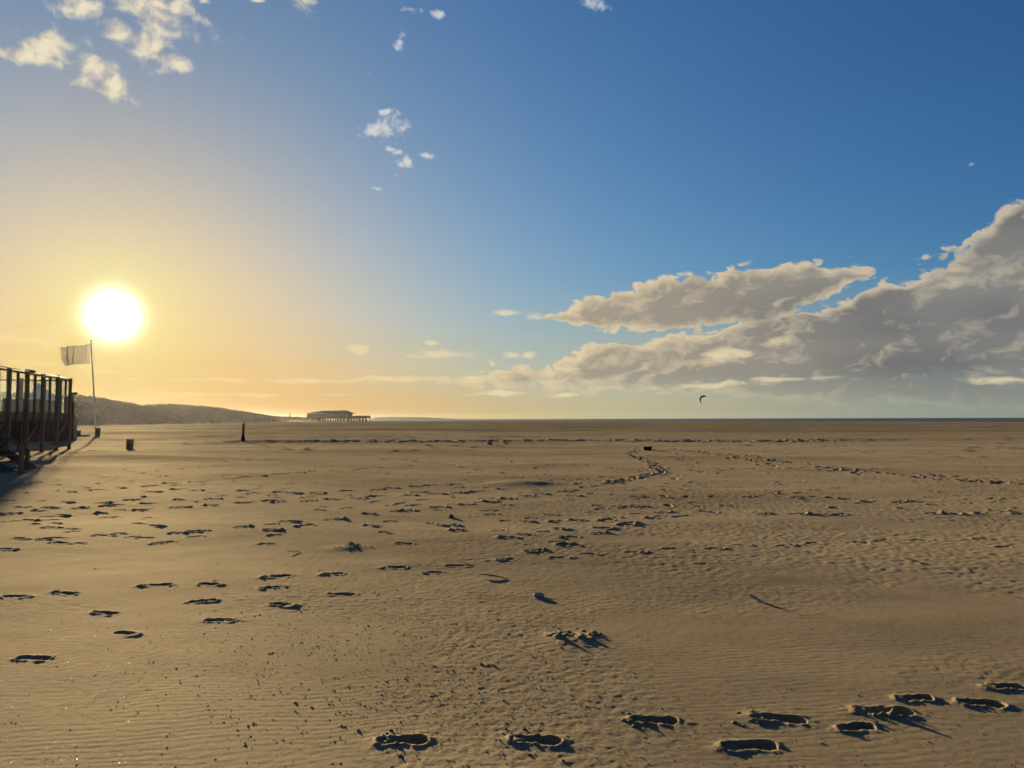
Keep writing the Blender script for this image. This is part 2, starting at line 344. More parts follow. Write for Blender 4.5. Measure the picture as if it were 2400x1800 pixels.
def stamp(X, Y, ext, fn):
    """add fn(dx, dy) to the heights within ext metres of a point"""
    r = math.hypot(X, Y); a = math.atan2(X, Y)
    if abs(a) > R(38.4): return
    i0, i1 = np.searchsorted(ROWS, [r - ext, r + ext]); da = ext / r
    j0, j1 = np.searchsorted(FINE, [a - da, a + da])
    if i1 - i0 < 2 or j1 - j0 < 2: return
    H[i0:i1, j0:j1] += fn(GX[i0:i1, j0:j1] - X, GY[i0:i1, j0:j1] - Y, GX[i0:i1, j0:j1], GY[i0:i1, j0:j1])
_seed = [100]
def footprint(px, py, head=0.0, L=.29, depth=.034, rim=.02, heap=.02, soft=1.0, plates=.016, deep=None, slabs=0.0):
    X, Y = gpt(px, py) if py is not None else px
    _seed[0] += 1; sd = _seed[0]; rnd = random.Random(sd); k = L / .29
    ca, sa = math.cos(head), math.sin(head); side = rnd.choice((-1, 1)); off = rnd.random() * 50
    hx = rnd.uniform(.75, 1.05) * side; side2 = (side if rnd.random() < .8 else -side) if deep is None else -deep
    def fn(dx, dy, wx, wy):
        u = (dx * ca + dy * sa) / k; v = (-dx * sa + dy * ca) / k
        nz = perlin(wx / (.11 * k) + off, wy / (.11 * k), sd) * .012
        t = np.clip((u + .085) / .165, 0, 1); rad = .043 + .009 * t - .010 * np.sin(np.pi * t)
        s = np.hypot(u - (-.085 + .165 * t), v - .008 * np.sin(np.pi * t)) - rad + nz * .7
        ins = sst(.012 * soft, -.010 * soft, s)
        ang = np.arctan2(v, u)
        ra = .55 + .45 * np.sin(ang * 2 + off) * np.cos(ang * 3 + off * 2) + perlin(wx / (.07 * k), wy / (.07 * k), sd + 5) * .3
        ring = np.exp(-(np.maximum(s - .012, 0) / (.030 * soft)) ** 2) * sst(-.006, .010 * soft, s)
        out = -depth * ins * (.30 + .75 * sst(-.13, .07, -u * side2) + .12 * np.cos(u * 30)) * (1 if not slabs else 1 - .75 * np.exp(-((u - side2 * .09) / .07) ** 2)) + rim * ring * np.maximum(ra, .05)
        hp = np.exp(-((u - hx * .17) / .055) ** 2 - (v / .06) ** 2)
        out = out + heap * hp * (1 - ins) * (.8 + .7 * perlin(wx / .06, wy / .06, sd + 9))
        if slabs:                              # the crust at the toe end is broken into tilted slabs
            zone = np.exp(-((u - side2 * .085) / .062) ** 2 - (v / .062) ** 2)
            cell = perlin(wx / .075 + off, wy / .06, sd + 21)
            out = out + slabs * zone * (sst(.02, .07, cell) * (.6 + 4 * v) + .35 * sst(.02, .06, -cell - .12))
        if plates:
            pl = sst(.10, .16, perlin(wx / (.055 * k) + 9, wy / (.05 * k), sd + 13)) * np.exp(-((s - .02) / .035) ** 2) * (1 - ins)
            out = out + plates * pl
        return out
    stamp(X, Y, .36 * k, fn)
def heap_at(px, py, w, h, n=6):
    for i in range(n):
        X, Y = gpt(px, py); X += random.gauss(0, w * .5); Y += random.gauss(0, w * .45); ww = w * random.uniform(.12, .3); hh = h * random.uniform(.4, 1)
        sd = random.randrange(500)
        stamp(X, Y, ww * 3, lambda dx, dy, wx, wy: hh * sst(1.0, .55, np.hypot(dx, dy) / ww + perlin(wx / (ww * .6), wy / (ww * .6), sd) * .5) * (.8 + .5 * dx / ww))

# the clear prints in the foreground
for px, py, hd, L in [(1824, 1685, -10, .31), (1755, 1750, 8, .31), (2005, 1706, 18, .23), (2070, 1668, -4, .33), (2142, 1638, 4, .24), (2298, 1650, -8, .28), (2356, 1611, 2, .26),
                      (941, 1737, 4, .28), (1256, 1737, -6, .28), (1534, 1690, -4, .27)]:
    footprint(px, py, R(hd), L, depth=.046, rim=.009, heap=.006, soft=.6, plates=.003, deep=1 if random.random() < .8 else -1, slabs=random.uniform(.014, .030))
heap_at(1345, 1492, .20, .018, 12); heap_at(820, 1278, .22, .03, 8); heap_at(2080, 1672, .10, .025, 3)
for px, py in [(80, 1543), (297, 1485), (247, 1437), (515, 1455), (475, 1410), (660, 1418), (640, 1378), (650, 1352), (490, 1370), (370, 1372), (155, 1390), (40, 1398), (780, 1345), (800, 1394),
               (925, 1332), (1015, 1342), (1075, 1325), (1185, 1311), (1310, 1308), (1385, 1300), (1490, 1296), (1575, 1288), (1675, 1288), (1738, 1279), (1840, 1279), (1910, 1273), (2010, 1270),
               (2065, 1265), (2150, 1265), (2300, 1262), (2350, 1283), (15, 1286), (185, 1274), (310, 1259), (50, 1263), (135, 1262), (235, 1256)]:
    footprint(px, py, R(random.uniform(-25, 30)), random.uniform(.22, .29), depth=random.uniform(.02, .035), rim=random.uniform(.005, .010), heap=random.uniform(.004, .014), soft=1.0, plates=random.choice((0, .003, .005)), slabs=random.uniform(.008, .022))
FAR = [(365, 1235), (458, 1247), (415, 1250), (565, 1237), (635, 1243), (675, 1224), (715, 1233), (780, 1218), (70, 1219), (150, 1207), (240, 1203), (20, 1204), (95, 1197), (190, 1191), (265, 1184),
       (120, 1189), (60, 1188), (315, 1171), (350, 1180), (330, 1196), (425, 1172), (500, 1169), (420, 1190), (240, 1178), (155, 1176), (165, 1153), (230, 1149), (280, 1143), (355, 1139), (400, 1133),
       (460, 1130), (498, 1126), (545, 1122), (575, 1118), (615, 1115), (655, 1111), (700, 1108), (735, 1105), (780, 1103), (355, 1153), (420, 1146), (460, 1150), (575, 1151), (660, 1154), (690, 1156),
       (740, 1155), (780, 1170), (725, 1174), (650, 1177), (575, 1178), (495, 1186), (820, 1100), (865, 1098), (898, 1096), (935, 1094), (965, 1092), (1000, 1090), (1027, 1088), (1120, 1085), (1150, 1084),
       (1180, 1083), (1210, 1083), (1240, 1081), (1270, 1081), (1305, 1080), (1325, 1078), (835, 1067), (875, 1073), (905, 1076), (945, 1078), (975, 1081), (1010, 1084), (1060, 1090), (1090, 1096),
       (1120, 1102), (1160, 1108), (1190, 1111), (812, 1150), (880, 1148), (920, 1144), (975, 1141), (1015, 1138), (1070, 1136), (1115, 1133), (840, 1167), (890, 1162), (960, 1160), (1015, 1157),
       (975, 1153), (1030, 1157), (1070, 1155), (1100, 1155), (1120, 1151), (870, 1206), (950, 1198), (1025, 1190), (1090, 1184), (1150, 1178), (1190, 1170), (1235, 1164), (1270, 1159), (1320, 1153),
       (1335, 1148), (1370, 1142), (1395, 1139), (1210, 1120), (1275, 1125), (1315, 1123), (1360, 1123), (1420, 1118), (1465, 1127), (1500, 1122), (1525, 1116), (1545, 1112), (1755, 1165), (1805, 1158),
       (1865, 1166), (1915, 1165), (1985, 1170), (2030, 1174), (2100, 1177), (2150, 1175), (870, 1233), (1055, 1232), (1235, 1222), (1305, 1222), (1350, 1220), (1420, 1220), (1470, 1232), (1530, 1216),
       (1310, 1241), (1400, 1252), (1415, 1240), (1335, 1262), (1335, 1280), (1190, 1262), (1075, 1244), (1250, 1293), (530, 1082), (575, 1062), (1490, 1164), (1505, 1189), (1550, 1200), (1470, 1227),
       (1290, 1112), (1345, 1162), (1180, 1147), (2230, 1205), (2290, 1203), (2340, 1197), (2390, 1205), (2190, 1204), (2330, 1168), (1790, 1206), (1870, 1206), (1925, 1207), (1970, 1207)]
for px, py in FAR:
    footprint(px + random.uniform(-3, 3), py, R(random.uniform(-40, 40)), random.uniform(.24, .31) * (1 + .35 * (1250 - py) / 190), depth=.035, rim=.022, heap=.026, soft=1.3, plates=0)
def trail(pts, step, spread, n_side=1, size=.4, rim=.045):
    P = [gpt(*p) for p in pts]; d = 0.0
    for (x0, y0), (x1, y1) in zip(P, P[1:]):
        l = math.hypot(x1 - x0, y1 - y0); n = max(1, int(l / step))
        for i in range(n):
            for _ in range(n_side):
                t = (i + random.random() * .5) / n; hd = math.atan2(y1 - y0, x1 - x0)
                footprint((x0 + (x1 - x0) * t + random.gauss(0, spread), y0 + (y1 - y0) * t + random.gauss(0, spread)), None, hd + random.gauss(0, .5), size * random.uniform(.7, 1.1),
                          depth=.05, rim=rim * .36, heap=rim * .30, soft=1.5, plates=0)
trail([(1490, 1054), (1474, 1064), (1498, 1075), (1530, 1089), (1546, 1108), (1500, 1118), (1420, 1135)], .30, .10, 1, .45, .08)
trail([(1545, 1052), (1620, 1058), (1710, 1068), (1790, 1080), (1850, 1092), (1960, 1098), (2050, 1108), (2130, 1115), (2250, 1125), (2400, 1134)], .30, .42, 2, .46, .075)
trail([(1700, 1060), (2210, 1057)], .8, .08, 1, .5, .08)
trail([(1640, 1108), (1720, 1100), (1800, 1098), (1860, 1096)], .6, .3, 1, .42, .04)
trail([(1150, 1108), (1320, 1090), (1440, 1100), (1545, 1110)], .8, .3, 1, .4, .04)
trail([(1580, 1062), (1620, 1080), (1640, 1095), (1700, 1110)], .6, .25, 1, .4, .04)
trail([(1545, 1112), (1590, 1150), (1640, 1200), (1560, 1215)], .55, .35, 1, .36, .035)
trail([(1250, 1040), (1480, 1040), (1700, 1032), (1950, 1036)], .5, .9, 1, .6, .09)
trail([(560, 1032), (800, 1034), (1000, 1036), (1250, 1034), (1500, 1031)], .5, 1.0, 1, .6, .10)
trail([(560, 1086), (480, 1094), (380, 1104), (280, 1116), (160, 1124), (60, 1136)], .75, .12, 1, .32, .03)
trail([(700, 1075), (520, 1080), (330, 1095), (240, 1107)], .9, .2, 1, .30, .025)
trail([(1950, 1045), (2180, 1040), (2400, 1036)], 1.0, .3, 1, .5, .05)
trail([(340, 1052), (420, 1047), (560, 1050), (690, 1062)], .8, .5, 1, .4, .04)

for _ in range(420):                           # older scattered marks over the middle distance
    px, py = random.uniform(-40, 2440), 1042 + 150 * random.random() ** 1.4
    if px < 900 and random.random() < .55: continue
    footprint(px, py, R(random.uniform(-60, 60)), random.uniform(.16, .30), depth=.02, rim=random.uniform(.008, .02), heap=.016, soft=1.3, plates=0)
for _ in range(150):                           # and over the left and middle of the beach
    px, py = random.uniform(-40, 1500), random.uniform(1085, 1275)
    footprint(px, py, R(random.uniform(-50, 50)), random.uniform(.18, .29), depth=random.uniform(.015, .03), rim=random.uniform(.004, .014), heap=random.uniform(.004, .018), soft=1.2, plates=random.choice((0, 0, .006)))
def ground_z(x, y):
    r = math.hypot(x, y); a = math.atan2(x, y)
    i = min(max(int(np.searchsorted(ROWS, r)) - 1, 0), NR - 2); j = min(max(int((a - FINE[0]) / .0016), 0), NF - 2)
    t = (r - ROWS[i]) / (ROWS[i + 1] - ROWS[i]); s = min(max((a - FINE[j]) / .0016, 0), 1)
    return float((H[i, j] * (1 - s) + H[i, j + 1] * s) * (1 - t) + (H[i + 1, j] * (1 - s) + H[i + 1, j + 1] * s) * t)

def sand_material():
    m, g, p = new_mat('sand'); nt = m.node_tree
    co = nt.nodes.new('ShaderNodeTexCoord').outputs['Object']
    dist = g.vm('LENGTH', co)
    n_big = g.noise(g.vm('MULTIPLY', co, (.5, 1.0, 1)), .18, 4, .55)
    n_mid = g.noise(co, 2.2, 6, .6)
    n_fine = g.noise(co, 260, 3, .7)
    damp = g.ramp(n_big, .42, .64)
    wet = g.m('MULTIPLY', g.ramp(dist, 45, 110), g.ramp(g.noise(g.vm('MULTIPLY', co, (.45, 1.0, 1)), .06, 6, .65), .40, .60))
    shore = g.vm('DOT_PRODUCT', co, (.749, .663, 0.0))
    wet = g.m('MAXIMUM', wet, g.m('MULTIPLY', g.ramp(shore, 28, 105), g.ramp(g.noise(g.vm('MULTIPLY', co, (.4, 1.0, 1)), .09, 5, .6), .3, .62, .35, .9)))
    c = g.mix(g.ramp(n_mid, .3, .7), (.225, .163, .080), (.172, .124, .061))
    c = g.mix(g.m('MULTIPLY', damp, .6), c, (.105, .077, .042))
    c = g.mix(g.m('MULTIPLY', g.ramp(g.noise(g.vm('MULTIPLY', co, (.7, 1.0, 1)), .75, 5, .6), .40, .68), .45), c, (.125, .092, .050))
    c = g.mix(g.m('MULTIPLY', g.ramp(g.noise(co, 1.4, 4, .6), .5, .7), .35), c, (.185, .128, .072))
    c = g.mix(g.m('MULTIPLY', wet, .75), c, (.065, .050, .030))
    c = g.mix(g.m('MULTIPLY', g.ramp(n_fine, .62, .72), .5), c, (.10, .075, .045))
    c = g.mix(g.m('MULTIPLY', g.ramp(g.noise(co, 190, 2, .6), .68, .74), .55), c, (.62, .55, .44))
    g.put(p.inputs['Base Color'], c)
    g.put(p.inputs['Roughness'], g.m('MULTIPLY_ADD', g.ramp(n_mid, .3, .7), .04, .95))
    p.inputs['Specular IOR Level'].default_value = 0.0
    b = nt.nodes.new('ShaderNodeBump'); b.inputs['Strength'].default_value = .8; b.inputs['Distance'].default_value = 1.0
    hgt = g.m('MULTIPLY', g.m('SUBTRACT', g.noise(co, 150, 4, .65), .5), .0042)
    hgt = g.m('MULTIPLY_ADD', g.m('SUBTRACT', g.noise(co, 22, 4, .6), .5), g.m('MULTIPLY', g.ramp(dist, 8, 30), .03), hgt)
    hgt = g.m('MULTIPLY_ADD', g.m('SUBTRACT', g.noise(co, 2.5, 5, .6), .5), g.m('MULTIPLY', g.ramp(dist, 40, 120), .22), hgt)
    g.put(b.inputs['Height'], hgt); g.put(p.inputs['Normal'], b.outputs[0])
    gl = nt.nodes.new('ShaderNodeBsdfGlossy'); gl.inputs['Roughness'].default_value = .83
    g.put(gl.inputs['Color'], g.mix(g.m('MAXIMUM', g.m('MULTIPLY', wet, .85), g.m('MULTIPLY', damp, .35)), (.132, .118, .086), (.045, .040, .031)))
    g.put(gl.inputs['Normal'], b.outputs[0])
    ad = nt.nodes.new('ShaderNodeAddShader'); nt.links.new(p.outputs[0], ad.inputs[0]); nt.links.new(gl.outputs[0], ad.inputs[1])
    nt.links.new(ad.outputs[0], nt.nodes['Material Output'].inputs[0])
    return m
SAND = sand_material()
def build_beach():
    v = np.empty((NR * NC + 1, 3), np.float32)
    v[:-1, 0] = GX.ravel(); v[:-1, 1] = GY.ravel(); v[:-1, 2] = H.ravel(); v[-1] = (0, 0, float(H[0].mean()))
    i = np.arange(NR - 1)[:, None] * NC; j = np.arange(NC)[None, :]; jn = (j + 1) % NC
    q = np.stack([i + j, i + NC + j, i + NC + jn, i + jn], -1).reshape(-1, 4)[:, ::-1].astype(np.int32)
    jj = np.arange(NC); tri = np.stack([np.full(NC, NR * NC), jj, (jj + 1) % NC], -1)[:, ::-1].astype(np.int32)
    me = bpy.data.meshes.new('beach'); nq, nt_ = len(q), len(tri)
    me.vertices.add(len(v)); me.vertices.foreach_set('co', v.ravel())
    me.loops.add(nq * 4 + nt_ * 3); me.loops.foreach_set('vertex_index', np.concatenate([q.ravel(), tri.ravel()]))
    me.polygons.add(nq + nt_)
    me.polygons.foreach_set('loop_start', np.concatenate([np.arange(nq) * 4, nq * 4 + np.arange(nt_) * 3]).astype(np.int32))
    me.polygons.foreach_set('loop_total', np.concatenate([np.full(nq, 4), np.full(nt_, 3)]).astype(np.int32))
    me.polygons.foreach_set('use_smooth', np.ones(nq + nt_, bool))
    me.materials.append(SAND); me.update(calc_edges=True)
    o = bpy.data.objects.new('beach', me); COL.objects.link(o); tag(o, kind='structure')
    return o
beach = build_beach()

# ------------------------------------------------------------------ sea, far shore
def sea_material():
    m, g, p = new_mat('sea_water'); nt = m.node_tree
    co = nt.nodes.new('ShaderNodeTexCoord').outputs['Object']
    foam = g.ramp(g.noise(g.vm('MULTIPLY', co, (.6, 1.0, 1)), .05, 6, .65), .62, .70)
    g.put(p.inputs['Base Color'], g.mix(g.m('MULTIPLY', foam, .35), (.018, .032, .036), (.33, .35, .34)))
    p.inputs['Roughness'].default_value = .42; p.inputs['IOR'].default_value = 1.33
    b = nt.nodes.new('ShaderNodeBump'); b.inputs['Strength'].default_value = 1.0; b.inputs['Distance'].default_value = 1.0
    hgt = g.m('ADD', g.m('MULTIPLY', g.noise(co, .12, 5, .6), 3.2), g.m('MULTIPLY', g.noise(co, 1.3, 3, .6), .35))
    g.put(b.inputs['Height'], hgt); g.put(p.inputs['Normal'], b.outputs[0])
    return m
def build_sea():
    mb = MB(); rings = [150, 400, 700, 1200, 2200, 3600]; n = 96
    v = [(r * math.cos(2 * math.pi * k / n), r * math.sin(2 * math.pi * k / n), -2.2) for r in rings for k in range(n)]
    f = [(i * n + k, (i + 1) * n + k, (i + 1) * n + (k + 1) % n, i * n + (k + 1) % n) for i in range(len(rings) - 1) for k in range(n)]
    mb.raw(v, f); return tag(mb.build('sea', sea_material()), kind='structure')
build_sea()

def ridge_mesh(name, mat, crest, front, back, rough, nsub=14, na=44, seed=3):
    """a dune ridge: crest points (x, y, z) with a front and a back slope of the given widths, broken up by noise"""
    P = []
    for a, b in zip(crest, crest[1:]):
        for i in range(nsub): P.append(Vector(a).lerp(Vector(b), i / nsub))
    P.append(Vector(crest[-1])); n = len(P)
    cx = np.array([p.x for p in P]); cy_ = np.array([p.y for p in P]); cz = np.array([p.z for p in P])
    k = np.ones(5) / 5; cz = np.convolve(np.pad(cz, 2, 'edge'), k, 'valid')
    s = np.linspace(-1, 1, na); V = np.zeros((n, na, 3))
    # slopes fall towards the sea side (front) and inland (back), square to the crest's mean line
    t = Vector(crest[-1]) - Vector(crest[0]); t = Vector((t.x, t.y)).normalized(); nrm = Vector((t.y, -t.x))
    if nrm.dot(Vector((-cx.mean(), -cy_.mean()))) < 0: nrm = -nrm
    for j, q in enumerate(s):
        w = q * front if q > 0 else q * back
        V[:, j, 0] = cx + nrm.x * w; V[:, j, 1] = cy_ + nrm.y * w
        prof = (1 - abs(q)) ** 1.15 * (1 + .55 * abs(q))
        V[:, j, 2] = prof
    base = slope(V[:, :, 0], V[:, :, 1]) - .5
    nz = fbm(V[:, :, 0] / 16, V[:, :, 1] / 16, 4, seed, .55)
    z = base + (cz[:, None] - base) * V[:, :, 2] * (1 + .22 * nz * np.abs(s)[None, :] * 1.2) + rough * fbm(V[:, :, 0] / 5, V[:, :, 1] / 5, 3, seed + 5) * V[:, :, 2]
    V[:, :, 2] = z
    mb = MB(); mb.raw(V.reshape(-1, 3), [(i * na + j, (i + 1) * na + j, (i + 1) * na + j + 1, i * na + j + 1) for i in range(n - 1) for j in range(na - 1)])
    return mb.build(name, mat, smooth=True), V
DUNE = rough_mat('dune_marram', (.072, .060, .028), (.145, .108, .054), .95, .12, bump=.6, bscale=2.0, spec=.1)
def crest_from(pts): return [wpt(x, y, Y) for x, y, Y in pts]
d1, V1 = ridge_mesh('dunes', DUNE, crest_from([(-900, 905, 190), (-500, 912, 205), (-150, 918, 225), (60, 922, 245), (160, 929, 262), (205, 931, 275), (250, 938, 290), (300, 947, 305), (318, 955, 315), (332, 963, 322), (346, 976, 335), (365, 988, 345)]), 34, 60, .6, seed=3)
d2, V2 = ridge_mesh('dunes', DUNE, crest_from([(150, 982, 330), (260, 975, 345), (315, 966, 358), (330, 961, 364), (348, 953, 372), (372, 949, 385), (420, 950, 410), (480, 954, 445), (528, 961, 480), (556, 966, 510), (600, 974, 560), (640, 980, 620)]), 42, 70, .7, seed=13)
d3, V3 = ridge_mesh('dunes', DUNE, crest_from([(480, 972, 640), (560, 972, 690), (600, 973, 730), (640, 976, 790), (690, 977, 850), (720, 983, 900)]), 40, 60, .3, seed=23)
for o in (d1, d2, d3): tag(o, kind='structure')
def marram(V, count, name, seed, label):
    rg = random.Random(seed); mb = MB(); n, na = V.shape[:2]
    for _ in range(count):
        i = rg.randrange(n - 1); j = int(min(max(rg.gauss(na * .56, na * .16), 1), na - 2)); f = rg.random(); gq = rg.random()
        p = V[i, j] * (1 - f) + V[i + 1, j] * f; p = p * (1 - gq) + V[i, j + 1] * gq
        h = rg.uniform(.4, .95)
        for _b in range(4):
            a = rg.random() * 6.283; w = rg.uniform(.10, .24); lean = rg.uniform(.1, .5); b2 = rg.random() * 6.283
            x, y, z = p[0] + rg.gauss(0, .25), p[1] + rg.gauss(0, .25), p[2] - .15
            mb.raw([(x - w * math.cos(a), y - w * math.sin(a), z), (x + w * math.cos(a), y + w * math.sin(a), z), (x + lean * math.cos(b2), y + lean * math.sin(b2), z + h + .15)], [(0, 1, 2)])
    return tag(mb.build(name, GRASS), label, 'grass', kind='stuff')
GRASS = rough_mat('marram_grass', (.10, .085, .035), (.18, .14, .066), .9, .3, bump=0, spec=.1)
marram(V1, 7000, 'marram_grass', 1, 'marram grass on the nearer dune behind the flagpole')
marram(V2, 7000, 'marram_grass', 2, 'marram grass on the second dune behind the lone post')
marram(V3, 2500, 'marram_grass', 3, 'marram grass on the low far dune beside the pier restaurant')
FARH = rough_mat('far_shore_hazed', (.34, .29, .21), (.42, .36, .27), .95, .004, bump=0, spec=.1)  # pale base colour stands in for the haze that makes distant hills faint
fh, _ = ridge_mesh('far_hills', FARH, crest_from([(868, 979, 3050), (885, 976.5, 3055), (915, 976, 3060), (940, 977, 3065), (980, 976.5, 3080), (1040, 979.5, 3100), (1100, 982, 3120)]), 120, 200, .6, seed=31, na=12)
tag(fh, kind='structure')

# ------------------------------------------------------------------ materials for built things
WOOD = rough_mat('weathered_wood', (.085, .060, .042), (.15, .11, .078), .85, 3.0, (4, 4, .35), .5, 14)
WOOD_D = rough_mat('dark_wood', (.12, .082, .060), (.19, .135, .10), .85, 3.0, (4, 4, .35), .5, 14)
STEEL = rough_mat('galvanised_steel', (.42, .42, .42), (.55, .55, .54), .4, 6, bump=.1, spec=.6)
CONC = rough_mat('concrete', (.30, .28, .25), (.42, .40, .36), .9, 2.0, bump=.4, bscale=20)
PAINT = rough_mat('white_paint', (.72, .70, .66), (.8, .79, .76), .6, 4, bump=.1)
BROWNP = rough_mat('brown_cladding', (.075, .052, .036), (.11, .078, .055), .8, 2.0, (1, 1, .3), .3, 10)
BLACK = rough_mat('black_plastic', (.012, .012, .013), (.022, .022, .022), .85, 5, bump=.1, spec=.1)
def glass_material():
    m, g, p = new_mat('salty_glass'); nt = m.node_tree; n = nt.nodes
    out = n['Material Output']; n.remove(p)
    tr = n.new('ShaderNodeBsdfTransparent'); tr.inputs[0].default_value = (.975, .99, .97, 1)
    df = n.new('ShaderNodeBsdfTranslucent'); df.inputs[0].default_value = (.75, .80, .70, 1)
    gl = n.new('ShaderNodeBsdfGlossy'); gl.inputs['Roughness'].default_value = .03
    co = n.new('ShaderNodeTexCoord').outputs['Object']
    m1 = n.new('ShaderNodeMixShader'); g.put(m1.inputs[0], g.ramp(g.noise(co, 1.6, 5, .6), .2, .9, .015, .08)); nt.links.new(tr.outputs[0], m1.inputs[1]); nt.links.new(df.outputs[0], m1.inputs[2])
    m2 = n.new('ShaderNodeMixShader'); m2.inputs[0].default_value = .06
    nt.links.new(m1.outputs[0], m2.inputs[1]); nt.links.new(gl.outputs[0], m2.inputs[2])
    nt.links.new(m2.outputs[0], out.inputs[0]); return m
GLASS = glass_material()

# ------------------------------------------------------------------ the terrace on stilts with its glass windbreak
def build_terrace():
    t = empty('beach_terrace', (-24.4, 42.2, 0), math.atan2(-.964, .265))
    tag(t, 'wooden terrace on tall stilts with a glass windbreak at the edge of the beach', 'terrace')
    bay, nb, top, dk = 2.3, 8, 3.80, 1.95
    Lx = bay * nb
    MB().box(-.05, Lx, -12, -.10, dk - .16, dk).build('deck', WOOD, t)
    MB().box(-.08, Lx + .05, .005, .055, dk - .34, dk + .05).build('fascia_board', WOOD_D, t)
    MB().box(-.075, -.025, -12, 0, dk - .34, dk + .05).build('fascia_board', WOOD_D, t)
    rg = random.Random(5)
    def post(x, y, w, d, z0, z1, nm='post', mat=WOOD_D):
        return MB().box(x - w / 2, x + w / 2, y - d / 2, y + d / 2, z0, z1).build(nm, mat, t, bevel=.012)
    xs = []
    for i in range(nb + 1):
        post(i * bay, .13, .20, .15, -.7, top + .12 + (.06 if i % 2 else 0)); xs.append((i * bay, .10))
    for i in range(nb):
        mids = [.33, .72] if i == 0 else [.5]
        for f in mids: post((i + f) * bay, .11, .12, .10, dk - .42, top + .02, 'mullion'); xs.append(((i + f) * bay, .06))
    xs.sort()
    for (a, wa), (b, wb) in zip(xs, xs[1:]):
        MB().box(a + wa + .01, b - wb - .01, .10, .112, dk + .06, top - .05).build('glass_pane', GLASS, t)
    MB().box(-.05, Lx, .085, .155, top - .045, top + .03).build('top_rail', WOOD_D, t)
    MB().tube([(-.05, .19, top + .09), (Lx, .19, top + .09)], .022, 8).build('handrail', STEEL, t, smooth=True)
    # far end of the terrace
    ys = []
    for j in range(1, 6):
        post(-.12, -j * bay, .15, .20, -.7, top + .1); ys.append(-j * bay)
        post(-.12, -(j - .5) * bay, .10, .12, dk - .42, top, 'mullion'); ys.append(-(j - .5) * bay)
    ys = sorted(ys + [.0])
    for a, b in zip(ys, ys[1:]): MB().box(-.126, -.114, a + .11, b - .11, dk + .06, top - .05).build('glass_pane', GLASS, t)
    MB().box(-.155, -.085, -11.5, .02, top - .045, top + .03).build('top_rail', WOOD_D, t)
    # low solid panels inside the glass
    for i in range(nb):
        for f, w in ((.06, .34), (.60, .30)):
            x0 = (i + f + rg.uniform(0, .06)) * bay
            MB().box(x0, x0 + w * bay, -.55, -.50, dk + .002, dk + .62 + rg.uniform(0, .14)).build('bench_back', WOOD_D, t)
    # stilts and bracing below the deck
    for y in (-3, -6, -9, -11.8):
        for x in np.arange(.2, Lx, 3.0):
            MB().tube([(x, y, -.8), (x, y, dk - .17)], .12, 10).build('stilt', WOOD_D, t, smooth=True)
    for i in range(0, nb, 2):
        MB().bar((i * bay + .1, -.02, dk - .45), ((i + 1) * bay - .1, -.02, .35), .05, .12).build('brace', WOOD_D, t)
    for y in (-2.9, -5.9, -8.9): MB().box(0, Lx, y - .08, y + .08, dk - .42, dk - .165).build('joist', WOOD_D, t)
    # boarded store under the deck
    for k in range(9):
        x = 6.0 + k * .16
        MB().box(x, x + .145, -1.30, -1.26, -.5, dk - .45).build('board', WOOD_D, t)
    for k in range(16):
        x = 9.5 + k * .42
        MB().box(x, x + .40, -2.5, -2.46, -.5, dk - .45).build('board', WOOD_D, t)
    # floodlight and a small speaker on the windbreak
    lamp = MB().box(-.30, -.10, .20, .42, 3.02, 3.16).build('floodlight', BLACK, t, bevel=.01)
    MB().bar((-.2, .30, 3.02), (-.12, .20, 2.75), .03, .03).build('bracket', BLACK, lamp)
    lamp2 = MB().box(6.2, 6.75, .06, .26, top + .05, top + .17).build('floodlight', BLACK, t, bevel=.02)
    return t
build_terrace()
def build_stair():
    X0, Y0, Y1 = -15.5, 25.05, 23.85; z0 = ground_z(X0, 24.5) - .1
    t = empty('beach_stair', (X0, 24.5, z0)); tag(t, 'steep wooden stair with plank treads leading down from the terrace to the sand', 'stair')
    n = 11; rise, run = .185, .285
    for Yk in (Y0 - 24.5, Y1 - 24.5): MB().bar((.25, Yk, -.10), (-n * run, Yk, n * rise - .05), .06, .24).build('stringer', WOOD, t)
    for k in range(n): MB().box(-(k + 1) * run, -k * run + .02, Y1 - 24.5 + .035, Y0 - 24.5 - .035, (k + 1) * rise - .045, (k + 1) * rise).build('tread', WOOD, t)
    for Yk, xs, hh in ((Y0 - 24.5 + .10, -.30, .72), (Y1 - 24.5 - .62, .72, .95)):
        MB().box(xs - .06, xs + .06, Yk - .055, Yk + .055, -.5, hh).build('newel_post', WOOD_D, t, bevel=.015)
        MB().bar((xs + .05, Yk, hh - .08), (xs - 3.3, Yk, hh - .08 + 3.3 * rise / run), .05, .07).build('handrail', WOOD, t)
        MB().box(xs - 3.38, xs - 3.24, Yk - .07, Yk + .07, -.5, hh + 3.3 * rise / run + .05).build('newel_post', WOOD_D, t, bevel=.015)
    MB().box(-n * run - 1.6, -n * run, -1.3, .8, n * rise - .12, n * rise - .002).build('landing', WOOD, t)
    for a in (-.9, .6):
        MB().box(-n * run - 1.5, -n * run - 1.36, a - .07, a + .07, -.5, n * rise - .13).build('leg', WOOD_D, t)
        MB().box(-n * run - .34, -n * run - .20, a - .07, a + .07, -.5, n * rise - .13).build('leg', WOOD_D, t)
build_stair()

